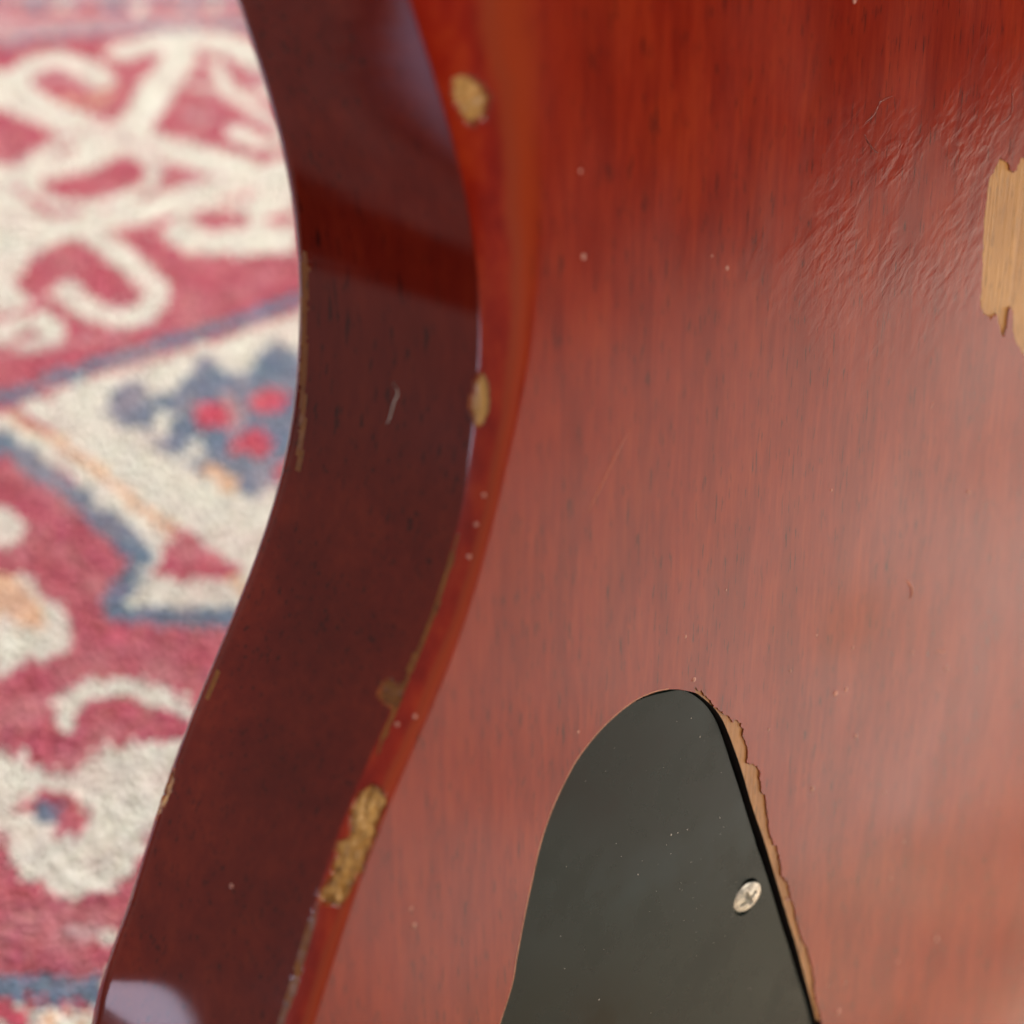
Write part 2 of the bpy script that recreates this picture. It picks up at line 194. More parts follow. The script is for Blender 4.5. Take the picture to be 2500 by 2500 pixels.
YARN = np.array([(.50, .125, .165), (.75, .725, .645), (.18, .235, .32), (.74, .49, .33), (.58, .36, .38), (.60, .11, .16)])
SHAPES = [["p",4,[[-244.7,737.0],[-62.2,737.0],[-59.3,685.0],[-229.2,667.3]]],["l",0,[[-229.7,689.5],[-149.9,695.0],[-82.5,696.4]],4.5],["l",2,[[-228.1,703.3],[-83.4,708.0]],3.9],["p",0,[[-210.8,699.6],[-210.8,697.8],[-211.3,696.4],[-212.3,695.6],[-213.6,695.6],[-215.0,696.4],[-216.1,697.8],[-216.7,699.6],[-216.8,701.4],[-216.3,702.9],[-215.3,703.7],[-214.0,703.7],[-212.6,702.9],[-211.5,701.4]]],["p",2,[[-199.5,696.8],[-199.4,695.0],[-200.0,693.6],[-201.0,692.8],[-202.3,692.8],[-203.6,693.6],[-204.7,695.0],[-205.3,696.8],[-205.4,698.6],[-204.9,700.1],[-203.8,700.9],[-202.5,700.9],[-201.2,700.1],[-200.1,698.6]]],["p",1,[[-189.2,699.6],[-189.1,697.8],[-189.7,696.4],[-190.7,695.6],[-192.0,695.6],[-193.3,696.4],[-194.4,697.8],[-195.0,699.6],[-195.1,701.4],[-194.5,702.9],[-193.5,703.7],[-192.2,703.7],[-190.8,702.9],[-189.8,701.4]]],["p",0,[[-177.8,696.8],[-177.8,695.0],[-178.4,693.6],[-179.4,692.8],[-180.7,692.8],[-182.0,693.6],[-183.1,695.0],[-183.7,696.8],[-183.7,698.6],[-183.2,700.1],[-182.1,700.9],[-180.8,700.9],[-179.5,700.1],[-178.4,698.6]]],["p",2,[[-167.5,699.6],[-167.5,697.8],[-168.0,696.4],[-169.1,695.6],[-170.4,695.6],[-171.7,696.4],[-172.7,697.8],[-173.3,699.6],[-173.3,701.4],[-172.8,702.9],[-171.7,703.7],[-170.4,703.7],[-169.1,702.9],[-168.0,701.4]]],["p",1,[[-156.2,696.8],[-156.2,695.0],[-156.8,693.6],[-157.9,692.8],[-159.2,692.8],[-160.5,693.6],[-161.5,695.0],[-162.1,696.8],[-162.0,698.6],[-161.5,700.1],[-160.4,700.9],[-159.1,700.9],[-157.8,700.1],[-156.8,698.6]]],["p",0,[[-145.8,699.6],[-145.8,697.8],[-146.4,696.4],[-147.5,695.6],[-148.8,695.6],[-150.1,696.4],[-151.1,697.8],[-151.6,699.6],[-151.6,701.4],[-151.0,702.9],[-149.9,703.7],[-148.6,703.7],[-147.3,702.9],[-146.3,701.4]]],["p",2,[[-134.6,696.8],[-134.6,695.0],[-135.3,693.6],[-136.3,692.8],[-137.6,692.8],[-138.9,693.6],[-139.9,695.0],[-140.4,696.8],[-140.4,698.6],[-139.7,700.1],[-138.7,700.9],[-137.4,700.9],[-136.1,700.1],[-135.1,698.6]]],["p",1,[[-124.1,699.6],[-124.1,697.8],[-124.8,696.4],[-125.9,695.6],[-127.2,695.6],[-128.4,696.4],[-129.4,697.8],[-129.9,699.6],[-129.9,701.4],[-129.2,702.9],[-128.2,703.7],[-126.8,703.7],[-125.6,702.9],[-124.6,701.4]]],["p",0,[[-112.9,696.8],[-113.0,695.0],[-113.7,693.6],[-114.8,692.8],[-116.1,692.8],[-117.3,693.6],[-118.3,695.0],[-118.8,696.8],[-118.7,698.6],[-118.0,700.1],[-117.0,700.9],[-115.6,700.9],[-114.4,700.1],[-113.4,698.6]]],["p",2,[[-102.4,699.6],[-102.5,697.8],[-103.2,696.4],[-104.3,695.6],[-105.6,695.6],[-106.8,696.4],[-107.8,697.8],[-108.2,699.6],[-108.1,701.4],[-107.5,702.9],[-106.4,703.7],[-105.1,703.7],[-103.8,702.9],[-102.8,701.4]]],["p",1,[[-91.3,696.8],[-91.4,695.0],[-92.1,693.6],[-93.2,692.8],[-94.5,692.8],[-95.7,693.6],[-96.7,695.0],[-97.1,696.8],[-97.0,698.6],[-96.3,700.1],[-95.2,700.9],[-93.9,700.9],[-92.7,700.1],[-91.7,698.6]]],["l",2,[[-222.4,656.5],[-199.2,670.8],[-169.6,678.3],[-121.1,679.6],[-81.1,678.7]],2.5],["l",2,[[-224.6,666.4],[-170.6,684.1],[-81.7,686.8]],1.9],["l",1,[[-200.9,623.5],[-201.3,639.8],[-195.3,651.0],[-184.3,655.2],[-172.0,646.8],[-165.1,637.7]],12.1],["l",1,[[-205.5,637.7],[-188.9,617.6],[-169.8,604.0],[-147.8,594.5],[-128.3,586.3],[-107.0,576.1],[-82.6,560.1]],16.5],["l",1,[[-136.5,654.4],[-141.1,633.6],[-145.9,611.7],[-148.8,594.5],[-163.5,579.7],[-180.0,571.8],[-198.5,565.4]],15.9],["l",1,[[-160.2,660.8],[-139.8,670.8],[-119.7,668.2],[-103.2,656.5],[-92.4,633.6]],14.8],["l",1,[[-139.8,670.8],[-133.8,650.2],[-136.9,633.6]],9.0],["l",1,[[-190.2,526.5],[-172.5,533.0],[-150.8,539.6],[-129.2,549.7],[-111.0,560.1],[-96.2,568.2],[-80.9,574.3]],15.3],["l",1,[[-191.6,551.4],[-176.6,534.6]],20.8],["l",1,[[-82.6,560.1],[-89.1,546.3],[-99.6,545.3]],9.7],["l",1,[[-121.9,650.2],[-113.1,629.6],[-87.2,600.2]],7.1],["l",1,[[-141.1,633.6],[-119.9,633.6],[-93.7,625.5]],4.0],["l",1,[[-107.7,600.2],[-94.4,590.0],[-82.6,594.5]],8.2],["l",1,[[-184.8,576.1],[-175.4,590.0],[-161.4,597.1],[-147.1,590.0],[-132.7,574.3],[-136.6,560.1],[-152.6,550.8],[-169.2,550.8],[-180.4,563.6],[-184.8,576.1]],6.4],["l",4,[[-188.4,576.1],[-176.5,596.0],[-159.7,605.1],[-140.6,590.0],[-130.7,574.3],[-149.9,557.7],[-165.4,546.0],[-186.1,562.5]],1.9],["l",3,[[-177.4,623.5],[-164.5,621.5],[-158.5,629.6]],3.5],["l",4,[[-127.9,613.7],[-110.2,604.0],[-92.1,607.8]],3.4],["l",4,[[-192.8,637.7],[-180.7,641.8],[-170.8,633.6]],3.0],["l",4,[[-125.5,565.4],[-108.2,568.9]],2.4],["p",4,[[-112.8,646.0],[-91.7,649.3],[-78.2,641.8],[-77.6,633.6],[-98.7,633.6]]],["p",1,[[-126.8,533.0],[-121.0,546.3],[-106.1,551.4],[-91.3,558.4],[-78.8,549.7],[-76.3,521.6],[-98.5,518.4],[-117.6,521.0]]],["p",0,[[-94.7,540.6],[-95.5,538.0],[-98.4,535.9],[-102.7,534.8],[-107.6,534.8],[-112.2,535.9],[-115.5,538.0],[-117.0,540.6],[-116.2,543.2],[-113.4,545.4],[-109.0,546.5],[-104.0,546.5],[-99.4,545.4],[-96.1,543.2]]],["l",1,[[-123.2,548.7],[-106.8,557.7],[-88.0,565.4]],3.1],["p",0,[[-79.0,541.3],[-79.5,540.1],[-81.0,539.2],[-83.2,538.7],[-85.8,538.7],[-88.1,539.2],[-89.8,540.1],[-90.5,541.3],[-90.1,542.5],[-88.6,543.4],[-86.3,543.9],[-83.7,543.9],[-81.3,543.4],[-79.7,542.5]]],["l",1,[[-156.2,538.0],[-144.5,524.8],[-130.4,509.0],[-121.4,495.2],[-125.4,484.8],[-137.7,483.3],[-150.1,492.2],[-155.1,499.8]],9.6],["p",1,[[-194.3,528.1],[-172.2,531.4],[-162.1,528.1],[-169.7,518.4],[-174.0,502.8],[-164.3,490.7],[-170.4,484.8],[-184.2,481.9]]],["l",1,[[-175.7,467.5],[-168.9,477.5],[-159.0,481.9],[-153.8,473.2],[-161.6,467.5]],8.6],["l",3,[[-177.4,623.5],[-164.5,621.5],[-158.5,629.6]],3.5],["l",4,[[-176.3,461.9],[-136.0,472.6],[-119.5,481.9]],2.3],["p",1,[[-172.2,427.2],[-139.3,450.9],[-106.7,466.1],[-66.4,490.7],[-48.3,334.8],[-100.4,347.0],[-113.1,351.1],[-112.1,374.8],[-136.3,404.9]]],["l",2,[[-173.6,433.7],[-155.8,446.9],[-133.9,459.7],[-112.7,470.9],[-92.6,481.9],[-67.0,498.2]],5.8],["l",2,[[-177.3,435.0],[-160.8,420.9],[-146.6,407.3],[-131.0,393.0],[-118.5,380.4],[-110.7,370.4],[-111.5,358.5],[-115.3,351.1],[-113.2,347.0],[-97.1,344.9],[-78.9,343.9],[-61.0,344.9]],7.5],["l",3,[[-159.8,432.4],[-142.3,419.6],[-126.5,404.9],[-107.3,384.9],[-87.6,366.0],[-75.5,354.2]],3.5],["l",0,[[-164.5,438.9],[-146.5,424.7]],2.9],["p",2,[[-130.5,433.7],[-129.2,446.9],[-121.0,449.5],[-115.1,438.9],[-110.1,445.5],[-105.8,452.3],[-102.5,467.5],[-94.7,453.6],[-88.3,450.9],[-85.2,461.9],[-79.2,473.2],[-71.4,464.7],[-57.5,467.5],[-51.5,381.5],[-65.2,393.0],[-73.9,400.1],[-79.3,389.5],[-85.1,398.9],[-89.3,407.3],[-97.5,401.3],[-101.7,414.7],[-109.8,413.4],[-116.4,424.7],[-124.4,427.2]]],["p",1,[[-114.6,435.0],[-107.4,432.4],[-109.0,419.6],[-113.9,424.7]]],["l",3,[[-86.7,398.9],[-92.4,406.1]],5.9],["p",1,[[-103.5,409.7],[-100.5,424.7],[-96.5,412.2]]],["p",5,[[-89.3,432.9],[-89.6,430.0],[-91.1,427.6],[-93.5,426.4],[-96.3,426.4],[-99.0,427.6],[-101.1,430.0],[-102.1,432.9],[-101.8,435.8],[-100.3,438.2],[-97.9,439.5],[-95.0,439.5],[-92.3,438.2],[-90.2,435.8]]],["p",5,[[-72.1,439.7],[-72.5,436.7],[-74.1,434.4],[-76.5,433.0],[-79.4,433.0],[-82.1,434.4],[-84.1,436.7],[-85.1,439.7],[-84.7,442.7],[-83.2,445.1],[-80.7,446.4],[-77.8,446.4],[-75.1,445.1],[-73.0,442.7]]],["p",5,[[-74.9,419.1],[-75.3,416.3],[-76.9,414.1],[-79.4,412.8],[-82.4,412.8],[-85.1,414.1],[-87.2,416.3],[-88.2,419.1],[-87.9,422.0],[-86.3,424.3],[-83.7,425.5],[-80.7,425.5],[-77.9,424.3],[-75.8,422.0]]],["p",5,[[-63.1,404.9],[-63.4,402.2],[-64.8,400.0],[-66.9,398.8],[-69.3,398.8],[-71.6,400.0],[-73.4,402.2],[-74.2,404.9],[-73.9,407.6],[-72.6,409.8],[-70.4,411.0],[-68.0,411.0],[-65.6,409.8],[-63.9,407.6]]],["l",4,[[-93.3,441.5],[-87.5,435.0],[-88.0,424.7]],2.9],["p",0,[[-104.6,360.6],[-100.6,382.0],[-91.8,374.8],[-76.3,362.1],[-89.7,358.5]]],["l",1,[[-81.2,393.0],[-67.3,381.5]],3.8],["p",0,[[-171.1,407.3],[-146.8,400.1],[-129.6,384.9],[-116.7,369.3],[-117.4,350.1],[-113.8,341.8],[-78.4,339.2],[-64.9,218.9],[-130.6,225.8]]],["p",1,[[-145.4,380.4],[-145.4,376.5],[-146.9,373.4],[-149.7,371.7],[-153.2,371.7],[-156.7,373.4],[-159.5,376.5],[-161.1,380.4],[-161.2,384.3],[-159.7,387.5],[-156.9,389.3],[-153.3,389.3],[-149.8,387.5],[-146.9,384.3]]],["p",1,[[-124.0,339.8],[-124.1,334.4],[-126.4,330.2],[-130.4,327.8],[-135.3,327.8],[-140.2,330.2],[-144.1,334.4],[-146.3,339.8],[-146.4,345.3],[-144.1,349.7],[-140.1,352.2],[-135.0,352.2],[-130.0,349.7],[-126.0,345.3]]],["p",1,[[-137.4,328.9],[-137.3,325.5],[-138.4,322.8],[-140.4,321.4],[-143.0,321.4],[-145.7,322.8],[-147.9,325.5],[-149.2,328.9],[-149.3,332.3],[-148.3,335.1],[-146.2,336.6],[-143.6,336.6],[-140.9,335.1],[-138.7,332.3]]],["p",1,[[-136.6,355.3],[-136.8,352.6],[-138.5,350.4],[-141.3,349.2],[-144.7,349.2],[-148.0,350.4],[-150.5,352.6],[-151.9,355.3],[-151.7,358.0],[-150.0,360.3],[-147.2,361.5],[-143.8,361.5],[-140.5,360.3],[-137.9,358.0]]],["l",3,[[-147.7,357.4],[-137.6,344.9]],9.0],["l",1,[[-120.1,306.2],[-120.6,312.7],[-115.8,318.3],[-105.8,319.3],[-95.9,315.5],[-87.9,309.9]],6.6],["l",0,[[-113.4,304.4],[-103.9,302.6],[-94.4,305.3]],4.8],["p",1,[[-147.7,302.6],[-132.5,297.2],[-122.6,289.3],[-115.7,289.3],[-108.8,298.1],[-95.1,299.9],[-79.7,300.8],[-77.6,283.3],[-91.2,273.2],[-94.4,258.7],[-102.6,252.4],[-111.4,250.9],[-121.8,257.1],[-129.7,269.9],[-137.4,268.3]]],["p",0,[[-108.5,275.7],[-108.9,272.7],[-111.1,270.3],[-114.7,268.9],[-118.8,268.9],[-122.8,270.3],[-125.9,272.7],[-127.5,275.7],[-127.1,278.7],[-125.0,281.2],[-121.4,282.6],[-117.1,282.6],[-113.1,281.2],[-110.0,278.7]]],["p",1,[[-116.7,272.4],[-116.8,270.2],[-118.0,268.5],[-120.0,267.6],[-122.4,267.6],[-124.7,268.5],[-126.5,270.2],[-127.5,272.4],[-127.4,274.5],[-126.2,276.3],[-124.2,277.2],[-121.8,277.2],[-119.5,276.3],[-117.6,274.5]]],["p",2,[[-116.5,276.5],[-116.6,275.4],[-117.3,274.4],[-118.4,273.9],[-119.7,273.9],[-121.0,274.4],[-122.0,275.4],[-122.5,276.5],[-122.4,277.7],[-121.8,278.6],[-120.7,279.1],[-119.3,279.1],[-118.0,278.6],[-117.0,277.7]]],["p",4,[[-99.5,241.8],[-99.8,240.5],[-101.1,239.5],[-103.0,238.9],[-105.3,238.9],[-107.4,239.5],[-109.0,240.5],[-109.8,241.8],[-109.5,243.1],[-108.3,244.2],[-106.3,244.7],[-104.0,244.7],[-101.8,244.2],[-100.2,243.1]]],["p",0,[[-109.0,244.8],[-109.6,243.8],[-111.6,242.9],[-114.6,242.5],[-118.0,242.5],[-121.2,242.9],[-123.5,243.8],[-124.5,244.8],[-123.9,245.9],[-122.0,246.7],[-118.9,247.2],[-115.5,247.2],[-112.3,246.7],[-110.0,245.9]]],["p",1,[[-92.1,239.6],[-92.3,238.2],[-93.2,237.1],[-94.6,236.4],[-96.3,236.4],[-97.9,237.1],[-99.2,238.2],[-99.8,239.6],[-99.6,241.0],[-98.8,242.1],[-97.3,242.8],[-95.6,242.8],[-94.0,242.1],[-92.7,241.0]]],["l",2,[[-128.3,227.0],[-113.2,226.6],[-91.6,224.2]],6.7],["p",1,[[-92.1,228.7],[-92.1,227.3],[-92.7,226.2],[-93.7,225.6],[-94.9,225.6],[-96.1,226.2],[-97.1,227.3],[-97.6,228.7],[-97.5,230.1],[-97.0,231.2],[-95.9,231.8],[-94.7,231.8],[-93.5,231.2],[-92.6,230.1]]],["p",1,[[-129.5,220.9],[-82.2,219.6],[-78.4,192.5],[-123.1,192.5]]],["p",5,[[-113.3,218.2],[-113.4,217.0],[-114.1,216.0],[-115.3,215.5],[-116.7,215.5],[-118.1,216.0],[-119.2,217.0],[-119.7,218.2],[-119.7,219.4],[-119.0,220.3],[-117.8,220.9],[-116.4,220.9],[-115.0,220.3],[-113.9,219.4]]],["p",3,[[-104.8,216.8],[-104.9,215.7],[-105.5,214.9],[-106.6,214.4],[-107.8,214.4],[-109.1,214.9],[-110.0,215.7],[-110.5,216.8],[-110.5,217.9],[-109.8,218.7],[-108.8,219.2],[-107.5,219.2],[-106.2,218.7],[-105.3,217.9]]],["p",3,[[-98.4,218.9],[-98.5,218.0],[-99.0,217.4],[-99.8,217.0],[-100.8,217.0],[-101.8,217.4],[-102.5,218.0],[-102.9,218.9],[-102.8,219.7],[-102.3,220.4],[-101.5,220.8],[-100.5,220.8],[-99.5,220.4],[-98.8,219.7]]],["p",5,[[-106.1,210.7],[-106.2,209.2],[-107.1,208.0],[-108.6,207.3],[-110.4,207.3],[-112.2,208.0],[-113.6,209.2],[-114.3,210.7],[-114.2,212.2],[-113.3,213.4],[-111.7,214.1],[-109.9,214.1],[-108.1,213.4],[-106.7,212.2]]],["p",3,[[-92.8,209.4],[-92.9,208.0],[-93.8,206.9],[-95.2,206.3],[-96.9,206.3],[-98.5,206.9],[-99.7,208.0],[-100.3,209.4],[-100.2,210.8],[-99.4,211.9],[-97.9,212.5],[-96.2,212.5],[-94.6,211.9],[-93.4,210.8]]],["l",0,[[-124.8,200.2],[-79.1,197.6]],6.2]]
def in_poly(X, Y, P):
    ins = np.zeros(X.shape, bool); P = np.asarray(P, float); q = np.roll(P, -1, 0)
    for (x0, y0), (x1, y1) in zip(P, q):
        if y0 == y1: continue
        c = (y0 > Y) != (y1 > Y)
        ins ^= c & (X < (x1-x0)*(Y-y0)/(y1-y0)+x0)
    return ins
def near_line(X, Y, P, w):
    r = np.zeros(X.shape, bool)
    for (x0, y0), (x1, y1) in zip(P[:-1], P[1:]):
        dx, dy = x1-x0, y1-y0; L = dx*dx+dy*dy
        t = np.clip(((X-x0)*dx+(Y-y0)*dy)/L, 0, 1)
        r |= (X-x0-t*dx)**2+(Y-y0-t*dy)**2 < (w/2)**2
    return r
def rug_colour(X, Y):                                    # X, Y in mm on the rug; the drawn field repeats mirrored
    y0, y1 = 212, 712
    Yf = y0+np.abs((Y-y0+2*(y1-y0)) % (2*(y1-y0)))
    Yf = np.where(Yf > y1, 2*y1-Yf, Yf)
    xl = -74-.2065*Yf; xr = -52.0
    u = np.abs(((X-xr)/(xl-xr)+8) % 2); u = np.where(u > 1, 2-u, u)
    Xf = xr+u*(xl-xr)
    idx = np.zeros(X.shape, int)
    for s in SHAPES:
        hit = in_poly(Xf, Yf, s[2]) if s[0] == 'p' else near_line(Xf, Yf, s[2], s[3]*(1.0))
        idx[hit] = s[1]
    C = YARN[idx]
    # unseen right part: pale with sprigs, to brighten its reflection in the back
    sp = np.sin(X*.019+1.3*np.sin(Y*.013))*np.sin(Y*.023+1.1*np.sin(X*.017))
    pale = np.where(sp[:, None] > .55, (.62, .46, .38), np.where(sp[:, None] < -.8, YARN[3], YARN[1]))
    pale = np.where((X < 250)[:, None], pale*np.array((.80, .72, .60))*(1+.25*np.sin(X*.11)*np.sin(Y*.09))[:, None], pale)
    C = np.where((X > 95)[:, None], pale, C)
    # unseen bands coloured for the side's reflection: pale stripe, black line, dark brown
    C = np.where((X < -345)[:, None], (.60, .60, .92), C); C = np.where((X < -391)[:, None], (.20, .13, .12), C)
    return np.where(((X < -403) & (X > -420))[:, None], (.03, .02, .02), C)
RX0, RX1, RY0, RY1 = -.57, .86, -.35, 1.35
g = .005
nx, ny = int((RX1-RX0)/g), int((RY1-RY0)/g)
xs = RX0+np.arange(nx+1)*g; ys = RY0+np.arange(ny+1)*g
GX, GY = np.meshgrid(xs, ys)
GZ = -.0016+.0007*np.sin(GX*700)*np.sin(GY*640)+.0004*rng.standard_normal(GX.shape)
V = np.stack([GX, GY, GZ], -1).reshape(-1, 3)
i = np.arange(ny)[:, None]*(nx+1)+np.arange(nx)[None]
F = np.stack([i, i+1, i+nx+2, i+nx+1], -1).reshape(-1, 4)
def grid_mesh(name, V, F):
    me = bpy.data.meshes.new(name); n, m = len(V), len(F); k = F.shape[1]
    me.vertices.add(n); me.vertices.foreach_set('co', V.astype(np.float32).ravel())
    me.loops.add(m*k); me.loops.foreach_set('vertex_index', F.astype(np.int32).ravel())
    me.polygons.add(m); me.polygons.foreach_set('loop_start', np.arange(0, m*k, k, dtype=np.int32))
    me.update(calc_edges=True); return me
def colour_attr(me, C):
    a = me.attributes.new('yarn', 'FLOAT_COLOR', 'POINT')
    a.data.foreach_set('color', np.concatenate([C, np.ones((len(C), 1))], 1).astype(np.float32).ravel())
me = grid_mesh('rug_backing', V, F); colour_attr(me, rug_colour(V[:, 0]*1000, V[:, 1]*1000))
rug = bpy.data.objects.new('rug', None); COL.objects.link(rug); rug.location = (0, .3, -.012)
tag(rug, 'rose and cream patterned oriental rug under the red guitar', 'rug')
off = (0, -.3, .012)
link('backing', me, rug, [M_YARN], True, off)
# knots of the pile where the rug shows
kp = .0017
kx = np.arange(-.34, .06, kp); ky = np.arange(.15, .86, kp)
KX, KY = np.meshgrid(kx, ky); KX = (KX+rng.uniform(-.0005, .0005, KX.shape)).ravel(); KY = (KY+rng.uniform(-.0005, .0005, KY.shape)).ravel()
kc = rug_colour(KX*1000+rng.normal(0, .8, KX.shape), KY*1000+rng.normal(0, .8, KX.shape))
kc = kc*rng.uniform(.82, 1.08, (len(KX), 1))+rng.normal(0, .012, kc.shape); kc = np.clip(kc, .02, .95)
n = len(KX); hh = rng.uniform(.0012, .0026, n); lx = rng.normal(0, .0005, n); ly = rng.normal(-.0003, .0005, n); hb = kp*.62
Vk = np.zeros((n, 8, 3))
for k, (ax, ay) in enumerate(((-1, -1), (1, -1), (1, 1), (-1, 1))):
    Vk[:, k] = np.stack([KX+ax*hb, KY+ay*hb, np.full(n, -.0022)], 1)
    Vk[:, 4+k] = np.stack([KX+lx+ax*hb*.6, KY+ly+ay*hb*.6, hh-.0016], 1)
base = (np.arange(n)*8)[:, None, None]
Fk = (base+np.array([[4, 5, 6, 7], [0, 1, 5, 4], [1, 2, 6, 5], [2, 3, 7, 6], [3, 0, 4, 7]])[None]).reshape(-1, 4)
me = grid_mesh('rug_pile', Vk.reshape(-1, 3), Fk); colour_attr(me, np.repeat(kc, 8, 0))
tag(link('pile', me, rug, [M_YARN], False, off), kind='stuff')

# ------------------------------------------------------------------ guitar
# ---- body loft (all in millimetres, body frame: x across, y towards the neck, z out of the back) ----
T, RB, RF = 35.2, 3.5, 4.0
EDGE_Y = np.array([61.0, 58.0, 55.0, 52.0, 49.0, 46.0, 43.0, 40.0, 37.0, 34.0, 31.0, 28.0, 25.0, 22.0, 19.0, 16.0, 13.0, 10.0, 7.0, 4.0, 1.0, -2.0, -5.0, -8.0, -11.0, -14.0, -17.0, -20.0, -23.0, -26.0, -29.0, -32.0, -35.0, -38.0, -41.0, -44.0, -47.0, -50.0, -53.0, -56.0, -59.0, -62.0, -65.0, -68.0, -71.0])
EDGE_X = np.array([-12.62, -11.31, -10.03, -8.79, -7.60, -6.49, -5.44, -4.47, -3.61, -2.88, -2.28, -1.84, -1.57, -1.47, -1.52, -1.73, -2.07, -2.53, -3.11, -3.81, -4.64, -5.66, -6.87, -8.27, -9.86, -11.67, -13.65, -15.77, -17.98, -20.21, -22.33, -24.25, -25.97, -27.47, -28.83, -30.14, -31.47, -32.83, -34.22, -35.59, -36.88, -38.06, -39.16, -40.17, -41.13])
EDGE_W = np.array([16.44, 16.03, 15.53, 14.82, 13.89, 12.82, 11.68, 10.53, 9.45, 8.47, 7.58, 6.77, 6.05, 5.38, 4.76, 4.17, 3.61, 3.10, 2.67, 2.35, 2.13, 2.03, 2.03, 2.08, 2.16, 2.26, 2.36, 2.45, 2.54, 2.62, 2.67, 2.67, 2.62, 2.50, 2.35, 2.18, 2.05, 1.96, 1.92, 1.91, 1.94, 1.97, 2.01, 2.04, 2.09])
EDGE_D = np.array([-0.42, -0.05, 0.25, 0.48, 0.66, 0.79, 0.92, 1.07, 1.24, 1.41, 1.56, 1.71, 1.83, 1.91, 1.94, 1.95, 1.93, 1.88, 1.85, 1.83, 1.82, 1.82, 1.81, 1.79, 1.73, 1.62, 1.49, 1.31, 1.11, 0.91, 0.76, 0.68, 0.68, 0.77, 0.92, 1.09, 1.25, 1.36, 1.40, 1.41, 1.38, 1.34, 1.30, 1.26, 1.22])
REST = [(-43.5,-80),(-50,-100),(-57,-125),(-53,-155),(-36,-178),(0,-192),(45,-197),(77,-198),(110,-197),
        (155,-192),(191,-178),(208,-155),(212,-125),(207,-97),(190,-50),(170,-10),(159,22),(163,50),(175,80),(190,115),
        (197,146),(190,156),(176,150),(148,120),(115,104),(77,101),(38,104),(6,120),(-24,150),(-38,156),(-45,146),
        (-38,115),(-27,88),(-19,74)]
def catmull(P, k):
    P = np.asarray(P, float); out = []
    for i in range(1, len(P)-2):
        a, b, c, d = P[i-1], P[i], P[i+1], P[i+2]
        for t in np.linspace(0, 1, k, endpoint=False):
            out.append(.5*((2*b)+(c-a)*t+(2*a-5*b+4*c-d)*t*t+(3*b-a-3*c+d)*t**3))
    return np.array(out)
def stations():
    ys = np.arange(EDGE_Y[0], EDGE_Y[-1], -.22)
    xs = np.interp(-ys, -EDGE_Y, EDGE_X)
    for _ in range(3):
        p = np.pad(xs, 8, mode='reflect', reflect_type='odd'); xs = np.convolve(p, np.ones(17)/17, 'valid')
    vis = np.stack([xs, ys], 1)
    rest = catmull([vis[-27], vis[-1]]+REST+[vis[0], vis[27]], 7)[1:]
    O = np.vstack([vis, rest])
    tn = np.roll(O, -1, 0)-np.roll(O, 1, 0); tn /= np.linalg.norm(tn, axis=1)[:, None]
    nr = np.stack([tn[:, 1], -tn[:, 0]], 1)
    for _ in range(4):
        nr = (np.roll(nr, 1, 0)+nr*2+np.roll(nr, -1, 0)); nr /= np.linalg.norm(nr, axis=1)[:, None]
    m = len(vis); L = len(O)
    w = np.full(L, 2.6); d = np.zeros(L)
    w[:m] = np.interp(-ys, -EDGE_Y, EDGE_W); d[:m] = np.interp(-ys, -EDGE_Y, EDGE_D)
    k = 45
    w[L-k:] = 2.6+(w[0]-2.6)*np.linspace(0, 1, k)**2; d[L-k:] = d[0]*np.linspace(0, 1, k)
    d[m:m+k] = d[m-1]*np.linspace(1, 0, k); w[m:m+k] = w[m-1]+(2.6-w[m-1])*np.linspace(0, 1, k)
    return O, nr, w, d, m
ROWS_V = np.concatenate([np.linspace(0, RB, 36), np.arange(RB+.35, T-RF, .45), np.linspace(T-RF, T, 15)])
def flare(v, y, m):                                          # side turned out near the lower bout so it catches the window's reflection
    k = np.clip((v-4.5)/11, 0, None); A = np.clip((-51.5-y)/13, 0, 1); A = A*A*(3-2*A)
    r = np.where(k < 1, k*k/2, k-.5)*11*.27*A
    r[m:] *= np.clip(1-np.arange(len(y)-m)/25, 0, 1); r[m+25:] = 0
    return r
def loft():
    O, nr, w, d, m = stations()
    th0 = math.radians(64); fm = flare(T-RF, O[:, 1], m)
    V = np.zeros((len(ROWS_V), len(O), 3))
    for i, v in enumerate(ROWS_V):
        if v <= RB+1e-6:
            th = th0*min(1, v/RB)
            off = -w*(1-math.sin(th)/math.sin(th0)); z = -RB*(1-math.cos(th))/(1-math.cos(th0))
        elif v < T-RF-1e-6:
            off = d*(v-RB)/(T-RF-RB)+flare(v, O[:, 1], m)-.8*fm*(v-RB)/(T-RF-RB); z = -v
        else:
            th = (v-(T-RF))/RF*math.pi/2
            off = d+.2*fm-RF*(1-math.cos(th)); z = -(T-RF)-RF*math.sin(th)
        V[i, :, :2] = O+nr*np.asarray(off).reshape(-1, 1) if np.ndim(off) else O+nr*off
        V[i, :, 2] = z
    return V, m

